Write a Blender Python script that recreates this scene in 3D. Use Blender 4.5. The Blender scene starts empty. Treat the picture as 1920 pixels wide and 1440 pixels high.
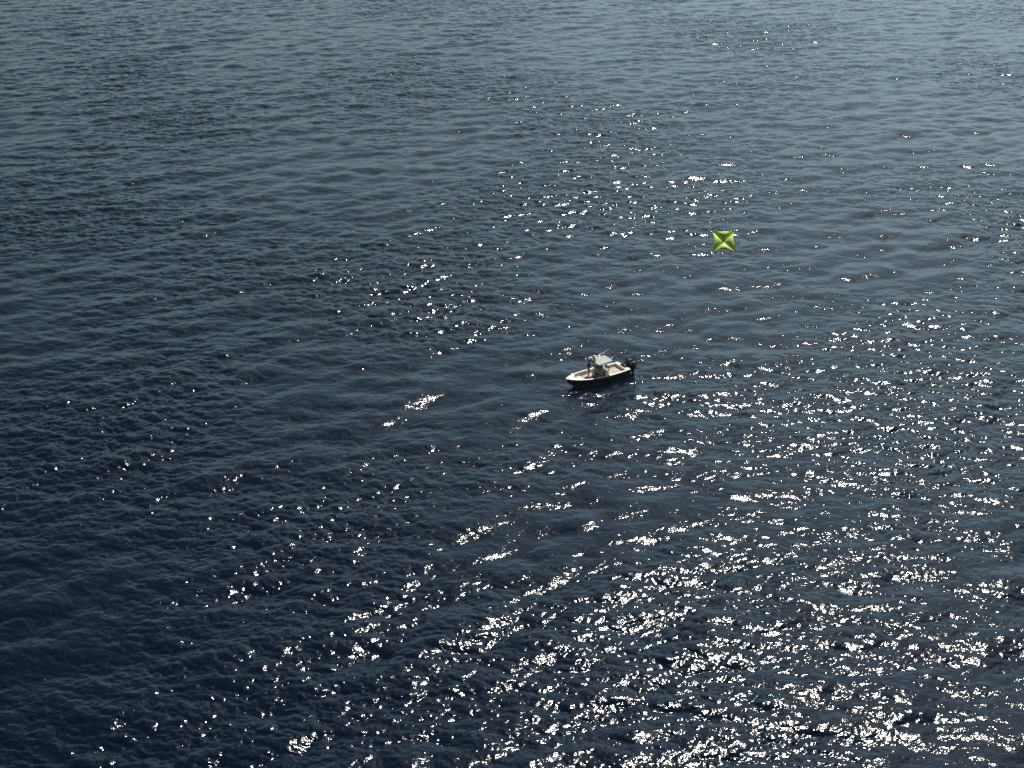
import bpy, bmesh, math, random
import numpy as np
from mathutils import Vector, Matrix
R = math.radians
sc = bpy.context.scene
col = sc.collection

# ------------------------------------------------------------------ camera
CAM_H, PITCH, HFOV = 60.0, 26.0, 43.0
cd = bpy.data.cameras.new('camera'); cam = bpy.data.objects.new('camera', cd); col.objects.link(cam)
cam.location = (0, 0, CAM_H); cam.rotation_euler = (R(90 - PITCH), 0, 0)
cd.angle = R(HFOV); cd.clip_start = 0.5; cd.clip_end = 60000
sc.camera = cam

# ------------------------------------------------------------------ light
SUN_EL, SUN_AZ = 57.0, 23.0        # azimuth: degrees to the right of the viewing direction (+Y)
w = bpy.data.worlds.new('World'); sc.world = w; w.use_nodes = True
nt = w.node_tree; bg = nt.nodes['Background']
sky = nt.nodes.new('ShaderNodeTexSky'); sky.sky_type = 'NISHITA'; sky.sun_disc = False
sky.sun_elevation = R(SUN_EL); sky.sun_rotation = R(SUN_AZ)
sky.air_density = 1.0; sky.dust_density = 2.2; sky.ozone_density = 1.0
tint = nt.nodes.new('ShaderNodeMix'); tint.data_type = 'RGBA'; tint.blend_type = 'MULTIPLY'; tint.inputs['Factor'].default_value = 1
tint.inputs['B'].default_value = (0.84, 1.02, 1.06, 1)
# added sky gradient: brighter low right, darker overhead and left, grading sea reflections
wtc = nt.nodes.new('ShaderNodeTexCoord'); vd = nt.nodes.new('ShaderNodeVectorMath'); vd.operation = 'DOT_PRODUCT'; vd.inputs[1].default_value = (0.50, 0.75, -0.35)
nt.links.new(wtc.outputs['Generated'], vd.inputs[0])
wn = nt.nodes.new('ShaderNodeTexNoise'); wn.inputs['Scale'].default_value = 3.0; wn.inputs['Detail'].default_value = 5
nt.links.new(wtc.outputs['Generated'], wn.inputs['Vector'])
wa = nt.nodes.new('ShaderNodeMath'); wa.operation = 'MULTIPLY_ADD'; wa.inputs[1].default_value = 0.34; nt.links.new(wn.outputs['Fac'], wa.inputs[0]); nt.links.new(vd.outputs['Value'], wa.inputs[2])
wr = nt.nodes.new('ShaderNodeValToRGB'); wr.color_ramp.elements[0].position = 0.25; wr.color_ramp.elements[0].color = (.22, .25, .21, 1)
wr.color_ramp.elements[1].position = 0.95; wr.color_ramp.elements[1].color = (1.66, 2.08, 2.06, 1)
wr.color_ramp.elements.new(0.62).color = (.86, 1.04, .94, 1)
wr.color_ramp.elements.new(0.0).color = (.18, .21, .21, 1)
nt.links.new(wa.outputs[0], wr.inputs[0]); nt.links.new(wr.outputs[0], tint.inputs['B'])
nt.links.new(sky.outputs[0], tint.inputs['A']); nt.links.new(tint.outputs['Result'], bg.inputs[0]); bg.inputs[1].default_value = 0.09
sd = bpy.data.lights.new('sun', 'SUN'); sun = bpy.data.objects.new('sun', sd); col.objects.link(sun)
sd.energy = 5.0; sd.angle = R(0.53); sd.color = (1.0, 0.955, 0.89)
sdir = Vector((math.sin(R(SUN_AZ)) * math.cos(R(SUN_EL)), math.cos(R(SUN_AZ)) * math.cos(R(SUN_EL)), math.sin(R(SUN_EL))))
sun.rotation_euler = sdir.to_track_quat('Z', 'Y').to_euler(); sun.location = (40, 120, 200)
sc.view_settings.view_transform = 'Standard'; sc.view_settings.look = 'None'
sc.cycles.use_denoising = False
sc.view_settings.exposure = 0.0; sc.view_settings.gamma = 1.0

# ------------------------------------------------------------------ helpers
def mat(name, color, rough=0.5, metal=0.0, coat=0.0, ior=1.5, noise=None, bump=None):
    m = bpy.data.materials.new(name); m.use_nodes = True
    t = m.node_tree; p = t.nodes['Principled BSDF']
    p.inputs['Base Color'].default_value = (*color, 1); p.inputs['Roughness'].default_value = rough
    p.inputs['Metallic'].default_value = metal; p.inputs['IOR'].default_value = ior
    p.inputs['Coat Weight'].default_value = coat
    if noise:
        tc = t.nodes.new('ShaderNodeTexCoord'); n = t.nodes.new('ShaderNodeTexNoise')
        n.inputs['Scale'].default_value = noise[0]; n.inputs['Detail'].default_value = 5
        t.links.new(tc.outputs['Object'], n.inputs['Vector'])
        mx = t.nodes.new('ShaderNodeMix'); mx.data_type = 'RGBA'
        mx.inputs['A'].default_value = (*[c * (1 - noise[1]) for c in color], 1)
        mx.inputs['B'].default_value = (*[min(1, c * (1 + noise[1])) for c in color], 1)
        t.links.new(n.outputs['Fac'], mx.inputs['Factor']); t.links.new(mx.outputs['Result'], p.inputs['Base Color'])
        if bump:
            b = t.nodes.new('ShaderNodeBump'); b.inputs['Strength'].default_value = bump; b.inputs['Distance'].default_value = 0.01
            t.links.new(n.outputs['Fac'], b.inputs['Height']); t.links.new(b.outputs['Normal'], p.inputs['Normal'])
    return m

def tag(o, label=None, cat=None, group=None, kind=None):
    if label: o['label'] = label
    if cat: o['category'] = cat
    if group: o['group'] = group
    if kind: o['kind'] = kind
    return o

def empty(name, loc=(0, 0, 0), rz=0, parent=None):
    o = bpy.data.objects.new(name, None); col.objects.link(o)
    o.location = loc; o.rotation_euler = (0, 0, rz); o.empty_display_size = 0.2
    if parent: o.parent = parent
    return o

class MB:
    def __init__(s): s.v, s.f = [], []
    def add(s, v, f):
        n = len(s.v); s.v += [tuple(p) for p in v]; s.f += [tuple(i + n for i in q) for q in f]
    def box(s, c, d, rot=None, bev=0.0, taper=(1, 1)):
        bm = bmesh.new(); bmesh.ops.create_cube(bm, size=1)
        for q in bm.verts:
            k = taper if q.co.z > 0 else (1, 1)
            q.co = Vector((q.co.x * d[0] * k[0], q.co.y * d[1] * k[1], q.co.z * d[2]))
        if bev: bmesh.ops.bevel(bm, geom=bm.edges[:], offset=bev, segments=3, profile=0.6, affect='EDGES')
        M = Matrix.Translation(Vector(c)) @ (rot if rot is not None else Matrix())
        bm.verts.index_update()
        s.add([M @ q.co for q in bm.verts], [[q.index for q in f.verts] for f in bm.faces]); bm.free()
    def tube(s, pts, rad, n=10, cap=True):
        pts = [Vector(p) for p in pts]
        if not hasattr(rad, '__len__'): rad = [rad] * len(pts)
        vs, fs = [], []; ref = None
        for i, p in enumerate(pts):
            a = pts[max(i - 1, 0)]; b = pts[min(i + 1, len(pts) - 1)]; t = (b - a).normalized()
            if ref is None: ref = Vector((0, 0, 1)) if abs(t.z) < .9 else Vector((1, 0, 0))
            u = (ref - t * ref.dot(t)).normalized(); ref = u; q = t.cross(u)
            for k in range(n):
                an = 2 * math.pi * k / n; vs.append(p + (u * math.cos(an) + q * math.sin(an)) * rad[i])
        for i in range(len(pts) - 1):
            for k in range(n):
                k2 = (k + 1) % n; fs.append((i * n + k, i * n + k2, (i + 1) * n + k2, (i + 1) * n + k))
        if cap: fs.append(tuple(range(n))[::-1]); fs.append(tuple((len(pts) - 1) * n + k for k in range(n)))
        s.add(vs, fs)
    def lathe(s, c, prof, n=24, M=None):
        vs, fs = [], []
        for r, z in prof:
            for k in range(n):
                an = 2 * math.pi * k / n; vs.append(Vector((r * math.cos(an), r * math.sin(an), z)))
        for i in range(len(prof) - 1):
            for k in range(n):
                k2 = (k + 1) % n; fs.append((i * n + k, i * n + k2, (i + 1) * n + k2, (i + 1) * n + k))
        fs.append(tuple(range(n))[::-1]); fs.append(tuple((len(prof) - 1) * n + k for k in range(n)))
        T = Matrix.Translation(Vector(c)) @ (M if M is not None else Matrix())
        s.add([T @ v for v in vs], fs)
    def ellipsoid(s, c, r, n=16, m=10, M=None):
        prof = [(max(1e-3, math.sin(math.pi * i / m)), -math.cos(math.pi * i / m)) for i in range(m + 1)]
        S = Matrix.Diagonal((r[0], r[1], r[2], 1))
        s.lathe(c, prof, n, (M if M is not None else Matrix()) @ S)
    def grid(s, rows):
        nc = len(rows[0]); v = [p for r in rows for p in r]
        s.add(v, [(i * nc + j, i * nc + j + 1, (i + 1) * nc + j + 1, (i + 1) * nc + j) for i in range(len(rows) - 1) for j in range(nc - 1)])
    def build(s, name, m, parent=None, smooth=True, angle=35, thick=None):
        me = bpy.data.meshes.new(name); me.from_pydata(s.v, [], s.f)
        bm = bmesh.new(); bm.from_mesh(me); bmesh.ops.remove_doubles(bm, verts=bm.verts, dist=1e-5)
        bmesh.ops.recalc_face_normals(bm, faces=bm.faces)
        for f in bm.faces: f.smooth = smooth
        for e in bm.edges:
            if len(e.link_faces) == 2 and e.calc_face_angle() > R(angle): e.smooth = False
        bm.to_mesh(me); bm.free(); me.materials.append(m)
        o = bpy.data.objects.new(name, me); col.objects.link(o)
        if parent: o.parent = parent
        if thick:
            md = o.modifiers.new('thickness', 'SOLIDIFY'); md.thickness = thick; md.offset = 0
        return o

def interp(x, xs, ys):
    return float(np.interp(x, xs, ys))
def smooth_interp(x, xs, ys):          # monotone-ish cubic through the stations
    i = min(max(int(np.searchsorted(xs, x)) - 1, 0), len(xs) - 2)
    def sl(k):
        if k <= 0: return (ys[1] - ys[0]) / (xs[1] - xs[0])
        if k >= len(xs) - 1: return (ys[-1] - ys[-2]) / (xs[-1] - xs[-2])
        return (ys[k + 1] - ys[k - 1]) / (xs[k + 1] - xs[k - 1])
    h = xs[i + 1] - xs[i]; t = (x - xs[i]) / h
    return ((2*t**3 - 3*t*t + 1) * ys[i] + (t**3 - 2*t*t + t) * h * sl(i) + (-2*t**3 + 3*t*t) * ys[i+1] + (t**3 - t*t) * h * sl(i+1))

def pix_ray(px, py):                    # direction through a pixel of the 1920 x 1440 photograph
    f = 960 / math.tan(R(HFOV / 2)); d = Vector(((px - 960) / f, (720 - py) / f, -1))
    return (cam.rotation_euler.to_matrix() @ d)
def at_height(px, py, z):
    d = pix_ray(px, py); return Vector((0, 0, CAM_H)) + d * ((z - CAM_H) / d.z)

# ------------------------------------------------------------------ sea
rng = np.random.default_rng(5)
MAIN = R(118)                           # heading of the dominant chop
def make_tile(L, N, lo, hi, mss, main, spread, kp=0.0, slope=4.0):
    k1 = 2 * np.pi * np.fft.fftfreq(N, L / N)
    kx, ky = np.meshgrid(k1, k1, indexing='xy'); k = np.hypot(kx, ky); k[0, 0] = 1
    th = np.arctan2(ky, kx) - main
    kl, kh = 2 * np.pi / hi, 2 * np.pi / lo
    S = k ** -slope * (np.exp(-(kp / k) ** 2) if kp else 1.0)
    S = S / (1 + (kl / k) ** 12) / (1 + (k / kh) ** 8)
    D = spread + (1 - spread) * np.cos(th / 2) ** 14
    A = np.sqrt(S * D) * (rng.standard_normal((N, N)) + 1j * rng.standard_normal((N, N))); A[0, 0] = 0
    sx = np.fft.ifft2(1j * kx * A).real; sy = np.fft.ifft2(1j * ky * A).real
    g = math.sqrt(mss / (sx.var() + sy.var()))
    h = np.fft.ifft2(A).real * g
    dx = -np.fft.ifft2(1j * kx / k * A).real * g; dy = -np.fft.ifft2(1j * ky / k * A).real * g
    return L, N, np.stack([dx, dy, h], -1).astype(np.float32)
def sample(tile, x, y, rot=0.0, off=(0, 0)):
    L, N, T = tile
    c, s = math.cos(rot), math.sin(rot)
    u = ((c * x + s * y + off[0]) / L * N); v = ((-s * x + c * y + off[1]) / L * N)
    u0 = np.floor(u); v0 = np.floor(v); fu = (u - u0)[..., None].astype(np.float32); fv = (v - v0)[..., None].astype(np.float32)
    a = (u0.astype(np.int64)) % N; b = (v0.astype(np.int64)) % N; a1 = (a + 1) % N; b1 = (b + 1) % N
    r = (T[b, a] * (1 - fu) + T[b, a1] * fu) * (1 - fv) + (T[b1, a] * (1 - fu) + T[b1, a1] * fu) * fv
    ox = c * r[..., 0] - s * r[..., 1]; oy = s * r[..., 0] + c * r[..., 1]
    return ox, oy, r[..., 2]
swell = make_tile(307.0, 1024, 2.7, 55.0, 0.0085, MAIN, 0.03, kp=2*np.pi/8)
chop  = make_tile(113.0, 2048, 0.28, 2.6, 0.0290, R(96), 0.05, slope=3.65)
fine  = make_tile(41.0, 1024, 0.18, 0.9, 0.0095, R(86), 0.07)

def axis(segs):
    out = []
    for a, b, s0, s1 in segs:           # spacing grows linearly from s0 to s1
        x = a
        while x < b:
            out.append(x); x += s0 + (s1 - s0) * (x - a) / (b - a)
    return out
ys = axis([(-900, -60, 120, 20), (-60, 40, 10, .6), (40, 56, .6, .1), (56, 370, .095, .46), (370, 520, .46, 4), (520, 2500, 4, 160), (2500, 29001, 300, 4000)])
ys = np.array(ys + [29000.0])
half = 0.434                            # the part of the sea in view, as a fan of ground
us = np.concatenate([np.linspace(-1.28, 1.28, 1500)])
side = np.array([1.33, 1.45, 1.7, 2.2, 3.2, 5.5, 10, 20, 40.0])
us = np.concatenate([-side[::-1], us, side])
wid = half * np.maximum(ys, 52) * 0.97 + 4.0
gx = wid[:, None] * us[None, :]; gy = np.repeat(ys[:, None], len(us), 1)
HX = np.zeros_like(gx); HY = np.zeros_like(gx); HZ = np.zeros_like(gx)
# gustiness: ripples come in stronger and calmer patches
gu = sample(make_tile(311.0, 256, 14.0, 90.0, 0.01, MAIN, 0.5), gx, gy, 0.9, (30, 220))[2]; gu = gu / (gu.std() + 1e-9)
gust = np.clip(1 + 0.36 * gu, 0.40, 1.75)
cell = np.maximum(np.gradient(ys)[:, None], np.gradient(gx, axis=1))
for tl, rot, off, lam, gk, fade in ((swell, 0, (33, 12), 1.0, 0, 12), (chop, 0.0, (5, 61), 1.0, 1, 2.0), (fine, 0.3, (1, 2), 0.4, 1, 0.75)):
    ox, oy, oz = sample(tl, gx, gy, rot, off)
    g = (gust if gk else 1.0) * np.clip(2 - cell / fade, 0, 1)
    HX += lam * ox * g; HY += lam * oy * g; HZ += oz * g
co = np.stack([gx + HX, gy + HY, HZ], -1).reshape(-1, 3).astype(np.float32)
ny, nx = gx.shape
idx = np.arange(ny * nx, dtype=np.int32).reshape(ny, nx)
quads = np.stack([idx[:-1, :-1], idx[:-1, 1:], idx[1:, 1:], idx[1:, :-1]], -1).reshape(-1)
me = bpy.data.meshes.new('sea'); nf = (ny - 1) * (nx - 1)
me.vertices.add(ny * nx); me.vertices.foreach_set('co', co.reshape(-1))
me.loops.add(nf * 4); me.loops.foreach_set('vertex_index', quads)
me.polygons.add(nf); me.polygons.foreach_set('loop_start', np.arange(nf, dtype=np.int32) * 4)
me.update(calc_edges=True); me.shade_smooth()
print('sea grid', ny, nx, 'height std', HZ.std())

ws = bpy.data.materials.new('sea_water'); ws.use_nodes = True; t = ws.node_tree; p = t.nodes['Principled BSDF']
p.inputs['Base Color'].default_value = (0.0002, 0.0038, 0.0140, 1)
p.inputs['IOR'].default_value = 1.333; p.inputs['Roughness'].default_value = 0.11
tc = t.nodes.new('ShaderNodeTexCoord')
def ripple(scale, stretch, ang, detail, dist, prev=None, rough=0.6):
    mp = t.nodes.new('ShaderNodeMapping'); mp.inputs['Rotation'].default_value = (0, 0, ang); mp.inputs['Scale'].default_value = stretch
    n = t.nodes.new('ShaderNodeTexNoise'); n.inputs['Scale'].default_value = scale; n.inputs['Detail'].default_value = detail; n.inputs['Roughness'].default_value = rough
    b = t.nodes.new('ShaderNodeBump'); b.inputs['Strength'].default_value = 1.0; b.inputs['Distance'].default_value = dist
    t.links.new(tc.outputs['Object'], mp.inputs['Vector']); t.links.new(mp.outputs[0], n.inputs['Vector'])
    t.links.new(n.outputs['Fac'], b.inputs['Height'])
    if prev: t.links.new(prev.outputs['Normal'], b.inputs['Normal'])
    return b
b1 = ripple(5.0, (0.6, 1.0, 1.0), R(-24), 2.0, 0.035)
t.links.new(b1.outputs['Normal'], p.inputs['Normal'])
me.materials.append(ws)
sea = bpy.data.objects.new('sea', me); col.objects.link(sea); tag(sea, kind='structure')

# ------------------------------------------------------------------ haze
hz = MB(); hz.box((0, 10000, 149), (42000, 42000, 302)); 
hm_ = bpy.data.materials.new('haze_air'); hm_.use_nodes = True; t = hm_.node_tree
for n in list(t.nodes): t.nodes.remove(n)
ho = t.nodes.new('ShaderNodeOutputMaterial'); hv = t.nodes.new('ShaderNodeVolumePrincipled')
hv.inputs['Density'].default_value = 0.0001; hv.inputs['Color'].default_value = (.78, .93, 1, 1); hv.inputs['Anisotropy'].default_value = 0.3
t.links.new(hv.outputs[0], ho.inputs['Volume'])
haze = hz.build('haze', hm_, smooth=False); tag(haze, kind='stuff')

# ------------------------------------------------------------------ boat
navy = mat('navy_gelcoat', (0.008, 0.010, 0.020), 0.22, coat=0.6, noise=(1.2, .2))
bottom_paint = mat('pale_bottom_paint', (0.42, 0.45, 0.48), 0.45, noise=(4, .25))
cream = mat('cream_gelcoat', (0.80, 0.76, 0.68), 0.35, coat=0.3, noise=(3, .05))
deck_m = mat('beige_nonskid', (0.46, 0.42, 0.34), 0.75, noise=(9, .10), bump=.3)
vinyl = mat('cream_vinyl', (0.72, 0.65, 0.54), 0.5, noise=(6, .06))
top_m = mat('sage_hardtop', (0.33, 0.37, 0.335), 0.55, noise=(3, .08))
white = mat('white_plastic', (0.85, 0.86, 0.82), 0.3)
black = mat('black_cowling', (0.010, 0.010, 0.012), 0.18, coat=0.8)
dark = mat('dark_trim', (0.02, 0.022, 0.024), 0.5)
alu = mat('anodised_aluminium', (0.30, 0.30, 0.32), 0.45, metal=1.0)
smoke = mat('smoked_acrylic', (0.04, 0.05, 0.055), 0.1, coat=0.5)
steel = mat('stainless_steel', (0.7, 0.7, 0.7), 0.2, metal=1.0)

A = 31.8
LEN = 7.5
f_px = 960 / math.tan(R(HFOV / 2))
bow_world = at_height(1061.5, 711, 1.10)
fwd = Vector((-math.cos(R(A)), -math.sin(R(A)), 0))
origin = bow_world - fwd * LEN; origin.z = 0.02
BRZ = math.atan2(fwd.y, fwd.x)
boat = empty('fishing_boat', origin, BRZ)
tag(boat, 'open centre console boat with navy hull, cream deck and pale green hardtop', 'boat')
Mboat = Matrix.Translation(origin) @ Matrix.Rotation(BRZ, 4, 'Z')

XS = [0, 1.5, 3, 4.5, 5.6, 6.4, 6.95, 7.3, 7.5]
HB = [1.08, 1.20, 1.24, 1.18, 1.00, 0.74, 0.47, 0.22, 0.03]
SH = [0.78, 0.78, 0.80, 0.86, 0.93, 1.00, 1.05, 1.08, 1.10]
hb = lambda x: max(0.02, smooth_interp(x, XS, HB)); sh = lambda x: smooth_interp(x, XS, SH)
DECK = 0.48
st = [0, .4, .8, 1.2, 1.8, 2.4, 3, 3.6, 4.2, 4.7, 5.2, 5.6, 6.0, 6.4, 6.7, 6.95, 7.15, 7.3, 7.42, 7.5]
def hull_pts(x):
    k = max(0, (x - 4.0) / 3.5); b, z = hb(x), sh(x)
    ch = (x - 0.34 * k ** 2, b * (0.88 - 0.28 * k), -0.04 + 0.50 * k ** 1.6)
    mid = (x - 0.14 * k ** 2, b * (0.955 - 0.10 * k), (z + ch[2]) / 2)
    bt = (x - 0.55 * k ** 2, b * (0.45 - .15 * k), -0.20 + 0.52 * k ** 2)
    ke = (x - 0.72 * k ** 2, 0.0, -0.36 + 0.55 * k ** 3)
    return (x, b, z), mid, ch, bt, ke
m = MB()
for s in (1, -1):
    m.grid([[(q[0], s * q[1], q[2]) for q in hull_pts(x)[:3]] for x in st])
H0 = hull_pts(0)
m.add([(q[0], s * q[1], q[2]) for s in (1, -1) for q in H0[:3]], [(0, 1, 4, 3), (1, 2, 5, 4)])
m.build('hull', navy, boat, angle=40)
m = MB()
for s in (1, -1):
    m.grid([[(q[0], s * q[1], q[2]) for q in hull_pts(x)[2:]] for x in st])
m.add([(q[0], s * q[1], q[2]) for s in (1, -1) for q in H0[2:]], [(0, 1, 4, 3), (1, 2, 4)])
m.build('hull_bottom', bottom_paint, boat, angle=40)

# cap: gunwale ring and foredeck; inner edge of the cockpit
IX = [x for x in st if 0.55 <= x <= 6.3]; IX = [0.5] + IX + [6.45]
def inner(x):
    e = hb(x) - 0.17
    if x > 5.9: e *= math.sqrt(max(0.0, 1 - ((x - 5.9) / 0.56) ** 2))
    return max(e, 0.02)
m = MB()
for s in (1, -1):
    rows = []
    for x in IX:
        z = sh(x); o, i = hb(x) + .03, inner(x)
        rows.append([(x, s * o, z - .05), (x, s * o, z + .015), (x, s * (o - .03), z + .035), (x, s * (i + .03), z + .035), (x, s * i, z + .01)])
    m.grid(rows)
    rows = []
    for x in [6.45] + [q for q in st if q > 6.45] + [7.53]:
        xx = min(x, 7.5); z = sh(xx); o = hb(xx) + .03
        rows.append([(x, s * o, z - .05), (x, s * o, z + .015), (x, s * (o - .03 if o > .06 else o * .5), z + .035), (x, 0, z + .05)])
    m.grid(rows)
    o = hb(0) + .03
    m.grid([[(x, s * o, .73), (x, s * o, .795), (x, s * (o - .03), .815), (x, s * .55, .815), (x, s * .5, .80)] for x in (0, .25, .5)])
m.box((0.42, 0, 0.66), (0.14, 1.06, 0.32), bev=.02)
m.build('gunwale', cream, boat, angle=50)
m = MB()
for s in (1, -1):
    m.grid([[(x, s * (hb(x) + .032), sh(x) - .055), (x, s * (hb(x) + .055), sh(x) - .075), (x, s * (hb(x) + .030), sh(x) - .10)] for x in st[:-2]])
m.build('rub_rail', dark, boat)
m = MB()                                   # cockpit liner: coaming sides and sole
for s in (1, -1):
    m.grid([[(x, s * inner(x), sh(x) + .01), (x, s * (inner(x) - .02), (sh(x) + DECK) / 2), (x, s * max(0.005, inner(x) - .05), DECK)] for x in IX])
m.grid([[(.5, s * .1 * k * inner(.5), z) for k in (-10, 10) for s in (1,)] for z in (DECK, .80)])
m.build('coaming', mat('cream_liner', (0.66, 0.60, 0.50), 0.5, noise=(3, .06)), boat)
m = MB()
m.grid([[(x, k / 8 * max(0.005, inner(x) - .05), DECK) for k in range(-8, 9)] for x in IX])
m.build('deck', deck_m, boat)
m = MB()                                   # raised casting deck in the bow with hatch lips
m.grid([[(x, k / 6 * max(0.005, (inner(x) - .06)), DECK + .16) for k in range(-6, 7)] for x in (5.3, 5.6, 5.9, 6.1, 6.25, 6.38)])
m.grid([[(5.3, k / 6 * (inner(5.3) - .06), z) for k in range(-6, 7)] for z in (DECK, DECK + .16)])
m.build('casting_deck', deck_m, boat)
for yy in (.32, -.32):
    m = MB(); m.box((5.62, yy, DECK + .168), (.42, .5, .014), bev=.005); m.build('deck_hatch', cream, boat)
m = MB(); m.box((1.15, 0, DECK + .008), (.7, .8, .014), bev=.005); m.build('deck_hatch', deck_m, boat)
m = MB(); m.tube([(7.05, .18, 1.10), (7.08, .16, 1.15), (7.32, .07, 1.16), (7.34, .05, 1.12)], .012); m.tube([(7.05, -.18, 1.10), (7.08, -.16, 1.15), (7.32, -.07, 1.16), (7.34, -.05, 1.12)], .012)
m.build('bow_rail', steel, boat)
for x, s in ((6.2, 1), (6.2, -1), (.3, 1), (.3, -1), (3.4, 1), (3.4, -1)):
    m = MB(); y = s * (hb(x) - .07); z = sh(x) + .035
    m.tube([(x - .09, y, z + .045), (x + .09, y, z + .045)], .012); m.tube([(x - .035, y, z), (x - .035, y, z + .045)], .012); m.tube([(x + .035, y, z), (x + .035, y, z + .045)], .012)
    m.build('cleat', steel, boat)

# console
con = MB()
con.box((3.40, 0, DECK + .50), (.72, .84, 1.00), bev=.06, taper=(.86, .94))
console = con.build('console', mat('grey_console', (.34, .35, .35), .45, noise=(4, .1)), boat)
m = MB(); m.box((3.18, 0, DECK + 1.06), (.36, .70, .20), Matrix.Rotation(R(18), 4, 'Y'), bev=.03); m.build('dash', dark, console)
m = MB()
for s in (1, -1): m.grid([[(3.60, s * .33, 1.50), (3.20, s * .38, 1.53)], [(3.42, s * .30, 1.94), (3.14, s * .36, 1.94)]])
m.grid([[(3.60, -.33, 1.50), (3.60, .33, 1.50)], [(3.42, -.30, 1.94), (3.42, .30, 1.94)]])
m.build('windshield', smoke, console, thick=.012)
m = MB()
M = Matrix.Translation((2.98, .12, 1.52)) @ Matrix.Rotation(R(65), 4, 'Y')
ring = [M @ Vector((.19 * math.cos(a), .19 * math.sin(a), 0)) for a in np.linspace(0, 2 * math.pi, 25)]
m.tube(ring, .016); m.tube([M @ Vector((-.19, 0, 0)), M @ Vector((.19, 0, 0))], .01); m.tube([M @ Vector((0, 0, 0)), M @ Vector((0, .19, 0))], .01)
m.build('steering_wheel', steel, console)
m = MB(); m.box((3.92, 0, DECK + .17), (.28, .52, .34), bev=.03, taper=(.95, .95)); fs = m.build('console_seat', cream, boat)
m = MB(); m.box((3.92, 0, DECK + .37), (.27, .50, .07), bev=.03); m.build('cushion', vinyl, fs)
# leaning post / helm seat
m = MB(); m.box((2.62, 0, DECK + .24), (.56, .98, .46), bev=.04, taper=(.95, .95)); lp = m.build('helm_seat', mat('putty_fibreglass', (.50, .50, .38), .5), boat)
m = MB(); m.box((2.60, 0, DECK + .54), (.62, 1.06, .14), bev=.055); m.build('cushion', vinyl, lp)
m = MB(); m.box((2.24, 0, DECK + .80), (.12, 1.00, .26), Matrix.Rotation(R(-8), 4, 'Y'), bev=.055); m.build('backrest', mat('tan_vinyl', (.30, .24, .17), .55), lp)
m = MB()
m.tube([(2.32, -.42, DECK + .58), (2.26, -.42, DECK + .86), (2.26, .42, DECK + .86), (2.32, .42, DECK + .58)], .018)
m.build('backrest_frame', alu, lp)

# T-top
TZ = 2.20
tx0, tx1 = 2.12, 4.12
rows = []
for i in range(13):
    x = tx0 + (tx1 - tx0) * i / 12; hw = .76 + .13 * i / 12
    if i == 0: hw -= .05
    if i == 12: hw -= .07
    rows.append([(x, hw * (k / 8), TZ + .06 * (1 - (k / 8) ** 2) - .03 * abs(i - 6) / 6) for k in range(-8, 9)])
m = MB(); m.grid(rows); top = m.build('hardtop', top_m, boat, thick=.06)
m = MB()
hwf = lambda i: (.76 + .13 * i / 12 - (.05 if i == 0 else 0) - (.07 if i == 12 else 0))
loop = [(tx0 + (tx1 - tx0) * i / 12, hwf(i) + .012, TZ - .035 - .03 * abs(i - 6) / 6) for i in range(13)] + [(tx1 + .01, y, TZ - .03) for y in (.4, 0, -.4)] + \
       [(tx0 + (tx1 - tx0) * i / 12, -hwf(i) - .012, TZ - .035 - .03 * abs(i - 6) / 6) for i in range(12, -1, -1)] + [(tx0 - .01, y, TZ - .03) for y in (-.4, 0, .4)]
m.tube(loop + [loop[0]], .024, n=8); m.build('top_frame', alu, top)
for s in (1, -1):
    m = MB(); m.tube([(3.72, s * .52, DECK), (3.70, s * .54, 1.5), (3.80, s * .62, TZ - .04)], .024); m.build('top_leg', alu, boat)
    m = MB(); m.tube([(2.86, s * .52, DECK), (2.84, s * .54, 1.5), (2.55, s * .62, TZ - .04)], .024); m.build('top_leg', alu, boat)
for s in (1, -1):
    m = MB(); m.tube([(3.70, s * .54, 1.5), (2.84, s * .54, 1.5)], .018); m.build('top_brace', alu, boat)
# raised array on the hardtop
rd = MB(); rd.lathe((3.86, -.18, TZ + .25), [(.06, -.22), (.06, -.02), (.22, 0), (.27, .05), (.26, .14), (.18, .22), (.04, .24)], 28); rad = rd.build('radar_dome', white, top)
m = MB(); m.lathe((3.78, -.18, TZ + .03), [(.12, 0), (.10, .03), (.05, .05)], 20); m.build('mount', dark, rad)
m = MB(); m.box((3.98, -.56, TZ + .20), (.26, .36, .26), bev=.10); m.tube([(3.98, -.55, TZ), (3.98, -.55, TZ + .12)], .03); m.build('spotlight', white, top)
m = MB(); m.ellipsoid((3.46, -.42, TZ + .27), (.14, .14, .12)); m.tube([(3.50, -.42, TZ + .03), (3.50, -.42, TZ + .22)], .02); m.build('antenna_dome', white, top)
m = MB(); m.ellipsoid((3.88, -.16, TZ + .56), (.15, .17, .13)); m.tube([(3.90, -.18, TZ + .40), (3.92, -.18, TZ + .46)], .02); m.build('antenna_dome', white, top)
m = MB(); m.box((2.95, .05, TZ + .065), (.5, .45, .02), bev=.008); m.build('top_hatch', top_m, top)
# outrigger poles, laid aft and out over the starboard side
m = MB(); m.tube([(3.42, -.84, TZ + .02), (2.3, -.92, TZ + .22), (1.35, -.98, TZ + .50)], [.03, .022, .012]); m.build('outrigger', alu, boat)
m = MB(); m.tube([(3.42, -.84, TZ + .02), (4.15, -1.35, TZ + .10), (4.75, -1.80, TZ + .26)], [.026, .018, .01]); m.build('outrigger', dark, boat)
# rod rack along the aft edge of the top
m = MB(); m.tube([(2.06, -.70, TZ + .02), (2.06, .70, TZ + .02)], .02)
for y in (-.6, -.3, 0, .3, .6): m.tube([(2.06, y, TZ - .08), (2.00, y, TZ + .20)], .026)
m.build('rod_rack', alu, boat)
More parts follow.
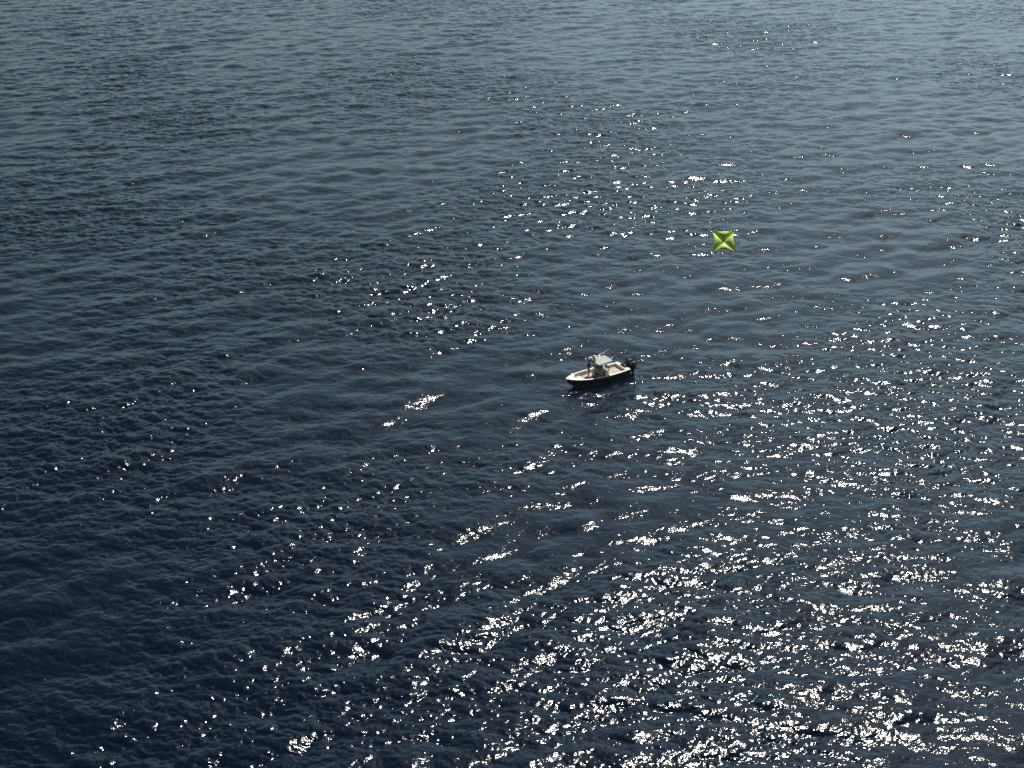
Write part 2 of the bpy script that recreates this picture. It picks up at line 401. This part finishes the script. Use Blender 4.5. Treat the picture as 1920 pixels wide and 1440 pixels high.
# outboards
for s in (1, -1):
    oy = s * .36; EX, EZ = -.45, -.32; eb = MB()
    prof = [(-.48, .86, .30, .20), (-.48, 1.02, .37, .235), (-.48, 1.22, .385, .24), (-.50, 1.38, .35, .22), (-.51, 1.46, .24, .15), (-.52, 1.475, .06, .04)]
    rows = []
    for cx, z, rx, ry in prof:
        rows.append([(cx + EX + rx * math.copysign(abs(math.cos(a)) ** .7, math.cos(a)), oy + ry * math.copysign(abs(math.sin(a)) ** .7, math.sin(a)), z + EZ) for a in np.linspace(0, 2 * math.pi, 29)])
    eb.grid(rows); eng = eb.build('outboard_motor', black, boat)
    m = MB(); m.box((-.45 + EX, oy, .36), (.34, .22, .62), bev=.05, taper=(1.3, 1.4)); m.build('midsection', black, eng)
    m = MB(); m.box((-.44 + EX, oy, -.18), (.22, .07, .50), bev=.025); m.box((-.52 + EX, oy, 0), (.52, .22, .025), bev=.008); m.ellipsoid((-.44 + EX, oy, -.44), (.30, .07, .07)); m.build('gearcase', black, eng)
    m = MB(); m.box((-.28, oy, .40), (.56, .34, .42), bev=.03); m.build('mounting_bracket', dark, eng)
    m = MB()
    for k in range(3):
        an = k * 2 * math.pi / 3
        M = Matrix.Translation((-.76 + EX, oy, -.44)) @ Matrix.Rotation(an, 4, 'X') @ Matrix.Rotation(R(25), 4, 'Z')
        m.ellipsoid(M @ Vector((0, 0, .11)), (.012, .06, .10), M=M.to_3x3().to_4x4())
    m.build('propeller', steel, eng)
    for s2 in (1, -1):
        m = MB(); m.box((-.50 + EX, oy + s2 * .238, 1.20 + EZ), (.34, .008, .07), bev=.002); m.build('cowl_stripe', white, eng)
# blue cloth on a short staff at the transom
m = MB(); m.tube([(.08, -.08, .80), (-.36, -.08, 1.62)], .014); fl = m.build('flag_staff', dark, boat)
m = MB()
rows = []
for i in range(9):
    z = 1.60 - i * .075; xx = -.36 + .038 * i
    rows.append([(xx - .030 * j - .012 * math.sin(i * 1.1 + j), -.08 - .06 * math.sin(j * 1.9 + i * .35) * (.4 + .1 * j), z - .02 * j) for j in range(9)])
m.grid(rows); m.build('furled_flag', mat('faded_blue_cloth', (.10, .17, .36), .8), fl, thick=.012)

# ------------------------------------------------------------------ things aboard
def aboard(name, x, y, z, rz=0):
    q = Mboat @ Vector((x, y, z)); return empty(name, q, BRZ + rz)
bk = aboard('bait_bucket', 4.22, .42, DECK + .004)
tag(bk, 'dark round bucket with a grey lid on the shaded deck beside the console', 'bucket')
m = MB(); m.lathe((0, 0, 0), [(.15, 0), (.20, .36), (.205, .38)], 24); m.build('bucket_body', mat('dark_green_plastic', (.012, .02, .02), .4), bk)
m = MB(); m.lathe((0, 0, .382), [(.19, 0), (.19, .02), (.10, .03)], 24); m.build('lid', mat('grey_lid', (.45, .46, .50), .5), bk)
m = MB(); m.tube([(0, .20 * math.cos(a), .36 + .10 * math.sin(a)) for a in np.linspace(0, math.pi, 9)], .006, n=6); m.build('handle', steel, bk)

rodm = mat('graphite_rod', (.05, .045, .05), .35); reelm = mat('gold_reel', (.55, .40, .18), .3, metal=.9)
texts = ['fishing rod at the starboard end of the rack behind the hardtop', 'fishing rod second from the starboard end of the hardtop rack', 'fishing rod at the port end of the rack behind the hardtop']
for i, y in enumerate((-.6, -.3, .6)):
    r = aboard('fishing_rod', 2.04, y, TZ - .06, 0)
    tag(r, texts[i], 'fishing rod', 'fishing rods standing in the hardtop rack')
    m = MB(); m.tube([(-.01, 0, .05), (-.30, 0, .62), (-.62, -.03, 1.05), (-.98, -.06, 1.40)], [.012, .008, .005, .003], n=7); m.build('rod_blank', rodm, r)
    m = MB(); m.tube([(0, 0, -.05), (-.07, 0, .26)], [.018, .016], n=8); m.build('grip', dark, r)
    m = MB(); m.tube([(-.06, -.06, .27), (-.06, .06, .27)], .045, n=14); m.tube([(-.06, .06, .27), (-.06, .09, .27), (-.02, .11, .33)], .007, n=6); m.build('reel', reelm, r)

# ------------------------------------------------------------------ person
skin = mat('skin', (.36, .19, .12), .55, noise=(12, .08)); shirt_m = mat('navy_shirt', (.012, .012, .028), .85); short_m = mat('brown_shorts', (.11, .045, .03), .85)
hair_m = mat('dark_hair', (.015, .011, .009), .6); eye_m = mat('eye_white', (.7, .7, .68), .3); cap_m = mat('dark_cap', (.02, .022, .025), .8)
def skinned(name, nodes, edges, m, parent, root=0, sub=2):
    me = bpy.data.meshes.new(name); me.from_pydata([n[0] for n in nodes], edges, [])
    o = bpy.data.objects.new(name, me); col.objects.link(o)
    me.attributes.new('skin_tmp', 'FLOAT', 'POINT')
    md = o.modifiers.new('skin', 'SKIN')
    if not me.skin_vertices:
        bm = bmesh.new(); bm.from_mesh(me); bm.verts.layers.skin.verify(); bm.to_mesh(me); bm.free()
    for i, n in enumerate(nodes):
        sv = me.skin_vertices[0].data[i]; rr = n[1]
        sv.radius = rr if isinstance(rr, tuple) else (rr, rr); sv.use_root = (i == root)
    md.use_smooth_shade = True
    s = o.modifiers.new('smooth', 'SUBSURF'); s.levels = sub; s.render_levels = sub
    dg = bpy.context.evaluated_depsgraph_get(); ev = bpy.data.meshes.new_from_object(o.evaluated_get(dg))
    o2 = bpy.data.objects.new(name, ev); nm = o.name; bpy.data.objects.remove(o); o2.name = name
    ev.name = name; ev.materials.clear(); ev.materials.append(m); col.objects.link(o2); o2.parent = parent
    for q in ev.polygons: q.use_smooth = True
    return o2
# local frame: faces +x, y left; standing, knees soft, right hand on the console top frame
per = aboard('person', 4.32, -.50, DECK + .004, R(170))
tag(per, 'person in a dark navy shirt and brown shorts standing on deck ahead of the console', 'person')
J = {'pelvis': ((0, 0, .93), (.13, .15)), 'belly': ((.01, 0, 1.08), (.115, .145)), 'chest': ((.02, 0, 1.27), (.12, .165)), 'neck0': ((.0, 0, 1.43), (.06, .065)), 'neck': ((.015, 0, 1.49), .052),
     'head0': ((.03, 0, 1.57), (.078, .070)), 'head1': ((.025, 0, 1.66), (.088, .074)), 'head2': ((.015, 0, 1.72), (.055, .05))}
E = [('pelvis', 'belly'), ('belly', 'chest'), ('chest', 'neck0'), ('neck0', 'neck'), ('neck', 'head0'), ('head0', 'head1'), ('head1', 'head2')]
for s, T_ in ((1, 'l'), (-1, 'r')):
    fx = .10 * s
    J['hip' + T_] = ((.0, .10 * s, .86), .092); J['knee' + T_] = ((.05 + fx * .5, .13 * s, .48), .058); J['calf' + T_] = ((.01 + fx * .6, .13 * s, .33), .056)
    J['ank' + T_] = ((-.02 + fx, .13 * s, .09), .036); J['toe' + T_] = ((.15 + fx, .15 * s, .035), (.040, .032))
    E += [('pelvis', 'hip' + T_), ('hip' + T_, 'knee' + T_), ('knee' + T_, 'calf' + T_), ('calf' + T_, 'ank' + T_), ('ank' + T_, 'toe' + T_)]
    el = (.06, .27 * s, 1.12) if s > 0 else (.12, .26 * s, 1.14)
    wr = (.22, .25 * s, .96) if s > 0 else (.34, .20 * s, 1.22)
    J['sh' + T_] = ((.0, .19 * s, 1.39), .058); J['el' + T_] = (el, .040); J['wr' + T_] = (wr, .026)
    d = (Vector(wr) - Vector(el)).normalized(); pa = Vector(wr) + d * .06; J['palm' + T_] = (tuple(pa), (.034, .018))
    E += [('neck0', 'sh' + T_), ('sh' + T_, 'el' + T_), ('el' + T_, 'wr' + T_), ('wr' + T_, 'palm' + T_)]
    sd_ = Vector((0, 1, 0)); dn = Vector((0, 0, -1))
    for k, (o_, ln) in enumerate(((-.030, .062), (-.010, .072), (.010, .068), (.030, .052))):
        a_ = pa + d * .035 + sd_ * o_; b_ = a_ + d * ln * .55 + dn * .012; c_ = b_ + d * ln * .35 + dn * .022
        J[f'f{k}a' + T_] = (tuple(a_), .0095); J[f'f{k}b' + T_] = (tuple(b_), .0085); J[f'f{k}c' + T_] = (tuple(c_), .0075)
        E += [('palm' + T_, f'f{k}a' + T_), (f'f{k}a' + T_, f'f{k}b' + T_), (f'f{k}b' + T_, f'f{k}c' + T_)]
    ta = pa - d * .02 - sd_ * s * .035; tb = ta + d * .035 - sd_ * s * .018 + dn * .01
    J['ta' + T_] = (tuple(ta), .011); J['tb' + T_] = (tuple(tb), .009); E += [('palm' + T_, 'ta' + T_), ('ta' + T_, 'tb' + T_)]
names = list(J)
skinned('body', [J[n] for n in names], [(names.index(a), names.index(b)) for a, b in E], skin, per)
def garment(name, keys, edges, grow, m, ext={}):
    nodes = []
    for k in keys:
        pnt, r = ext.get(k, J.get(k)); r = r if isinstance(r, tuple) else (r, r); nodes.append((pnt, (r[0] + grow, r[1] + grow)))
    return skinned(name, nodes, [(keys.index(a), keys.index(b)) for a, b in edges], m, per)
mid = lambda a, b, t_: tuple(Vector(J[a][0]).lerp(Vector(J[b][0]), t_))
ks = ['pelvis', 'belly', 'chest', 'neck0', 'shl', 'sl', 'shr', 'sr']
garment('shirt', ks, [('pelvis', 'belly'), ('belly', 'chest'), ('chest', 'neck0'), ('neck0', 'shl'), ('shl', 'sl'), ('neck0', 'shr'), ('shr', 'sr')], .016, shirt_m,
        {'sl': (mid('shl', 'ell', .6), .05), 'sr': (mid('shr', 'elr', .6), .05)})
ks = ['pelvis', 'w', 'hipl', 'kl', 'hipr', 'kr']
garment('shorts', ks, [('w', 'pelvis'), ('pelvis', 'hipl'), ('hipl', 'kl'), ('pelvis', 'hipr'), ('hipr', 'kr')], .018, short_m,
        {'w': ((0, 0, 1.0), (.115, .14)), 'kl': (mid('hipl', 'kneel', .8), .075), 'kr': (mid('hipr', 'kneer', .8), .075)})
m = MB(); m.ellipsoid((.012, 0, 1.70), (.098, .086, .085)); m.ellipsoid((-.04, 0, 1.64), (.06, .078, .085)); m.build('hair', hair_m, per)
m = MB(); m.ellipsoid((.012, 0, 1.715), (.106, .094, .082)); m.ellipsoid((.12, 0, 1.715), (.075, .07, .010)); m.build('cap', cap_m, per)
for s in (1, -1):
    m = MB(); m.ellipsoid((.104, .030 * s, 1.645), (.010, .014, .009), 10, 6); m.build('eye', eye_m, per)
    m = MB(); m.ellipsoid((.02, .080 * s, 1.63), (.018, .010, .03), 10, 6); m.build('ear', skin, per)
m = MB(); m.ellipsoid((.118, 0, 1.615), (.018, .013, .022), 10, 6); m.build('nose', skin, per)
m = MB(); m.ellipsoid((.108, 0, 1.575), (.008, .024, .008), 10, 6); m.build('mouth', mat('lips', (.30, .12, .09), .5), per)

# ------------------------------------------------------------------ kite
kc = Vector((0, 0, CAM_H)) + pix_ray(1356.8, 453.6).normalized() * 50.0
view = (Vector((0, 0, CAM_H)) - kc).normalized()
KEL = 52                                # the sail leans back: its upper side faces the sky
kn = Vector((view.x, view.y, 0)).normalized() * math.cos(R(KEL)) + Vector((0, 0, math.sin(R(KEL))))
kq = kn.to_track_quat('Z', 'Y')
def on_kite(px, py):                    # corner of the sail, in the kite's own frame
    d = pix_ray(px, py); o = Vector((0, 0, CAM_H)); q = o + d * ((kc - o).dot(kn) / d.dot(kn))
    q = kq.to_matrix().inverted() @ (q - kc); q.z = 0; return q
kite = bpy.data.objects.new('kite', None); col.objects.link(kite); kite.location = kc
kite.rotation_mode = 'QUATERNION'; kite.rotation_quaternion = kq
tag(kite, 'lime green square fishing kite with crossed diagonal spars, flying above the sea', 'kite')
km = bpy.data.materials.new('lime_ripstop'); km.use_nodes = True; t = km.node_tree
for n in list(t.nodes): t.nodes.remove(n)
out = t.nodes.new('ShaderNodeOutputMaterial'); df = t.nodes.new('ShaderNodeBsdfPrincipled'); trn = t.nodes.new('ShaderNodeBsdfTranslucent'); mx = t.nodes.new('ShaderNodeMixShader')
df.inputs['Base Color'].default_value = (.58, .76, .12, 1); df.inputs['Roughness'].default_value = .5; trn.inputs['Color'].default_value = (.20, .36, .02, 1)
ch = t.nodes.new('ShaderNodeTexCoord'); wv = t.nodes.new('ShaderNodeTexWave'); wv.inputs['Scale'].default_value = 60
bp = t.nodes.new('ShaderNodeBump'); bp.inputs['Strength'].default_value = .1; bp.inputs['Distance'].default_value = .002
t.links.new(ch.outputs['Object'], wv.inputs['Vector']); t.links.new(wv.outputs['Fac'], bp.inputs['Height']); t.links.new(bp.outputs['Normal'], df.inputs['Normal'])
mx.inputs['Fac'].default_value = .10; t.links.new(df.outputs[0], mx.inputs[1]); t.links.new(trn.outputs[0], mx.inputs[2]); t.links.new(mx.outputs[0], out.inputs['Surface'])
cor = [on_kite(1336, 434.2), on_kite(1376.3, 434.2), on_kite(1379, 471.8), on_kite(1337, 471.8)]
cen = on_kite(1356.5, 453.3)
def panel_pt(a, b, s_, t_):              # s_: centre to outer edge, t_: -1..1 across
    e = a.lerp(b, (t_ + 1) / 2); mid_ = (a + b) / 2
    e = e + (cen - mid_) * 0.11 * (1 - t_ * t_) * s_
    q = cen.lerp(e, s_)
    g = 1.5 * s_ ** 1.1 - .95 * s_ ** 3.2
    q.z = .17 * (1 - t_ * t_) ** .8 * g
    return q
for k in range(4):
    a, b = cor[k], cor[(k + 1) % 4]
    m = MB(); m.grid([[panel_pt(a, b, i / 16, j / 10 - 1) for j in range(21)] for i in range(17)])
    m.build('sail_panel', km, kite, angle=80)
spar_m = mat('carbon_spar', (.012, .016, .010), .4)
for k in (0, 1):
    m = MB(); m.tube([cor[k] + Vector((0, 0, -.004)), cen + Vector((0, 0, -.012 - .01 * k)), cor[k + 2] + Vector((0, 0, -.004))], .0045, n=8); m.build('spar', spar_m, kite)
m = MB(); m.lathe((cen.x, cen.y, -.03), [(.018, 0), (.022, .01), (.022, .03), (.012, .042)], 16); m.build('spar_joint', spar_m, kite)
hm = mat('dark_green_hem', (.10, .17, .02), .7)
m = MB()
for k in range(4):
    a, b = cor[k], cor[(k + 1) % 4]; m.tube([panel_pt(a, b, 1, j / 10 - 1) for j in range(21)], .0045, n=6)
m.build('hem', hm, kite)
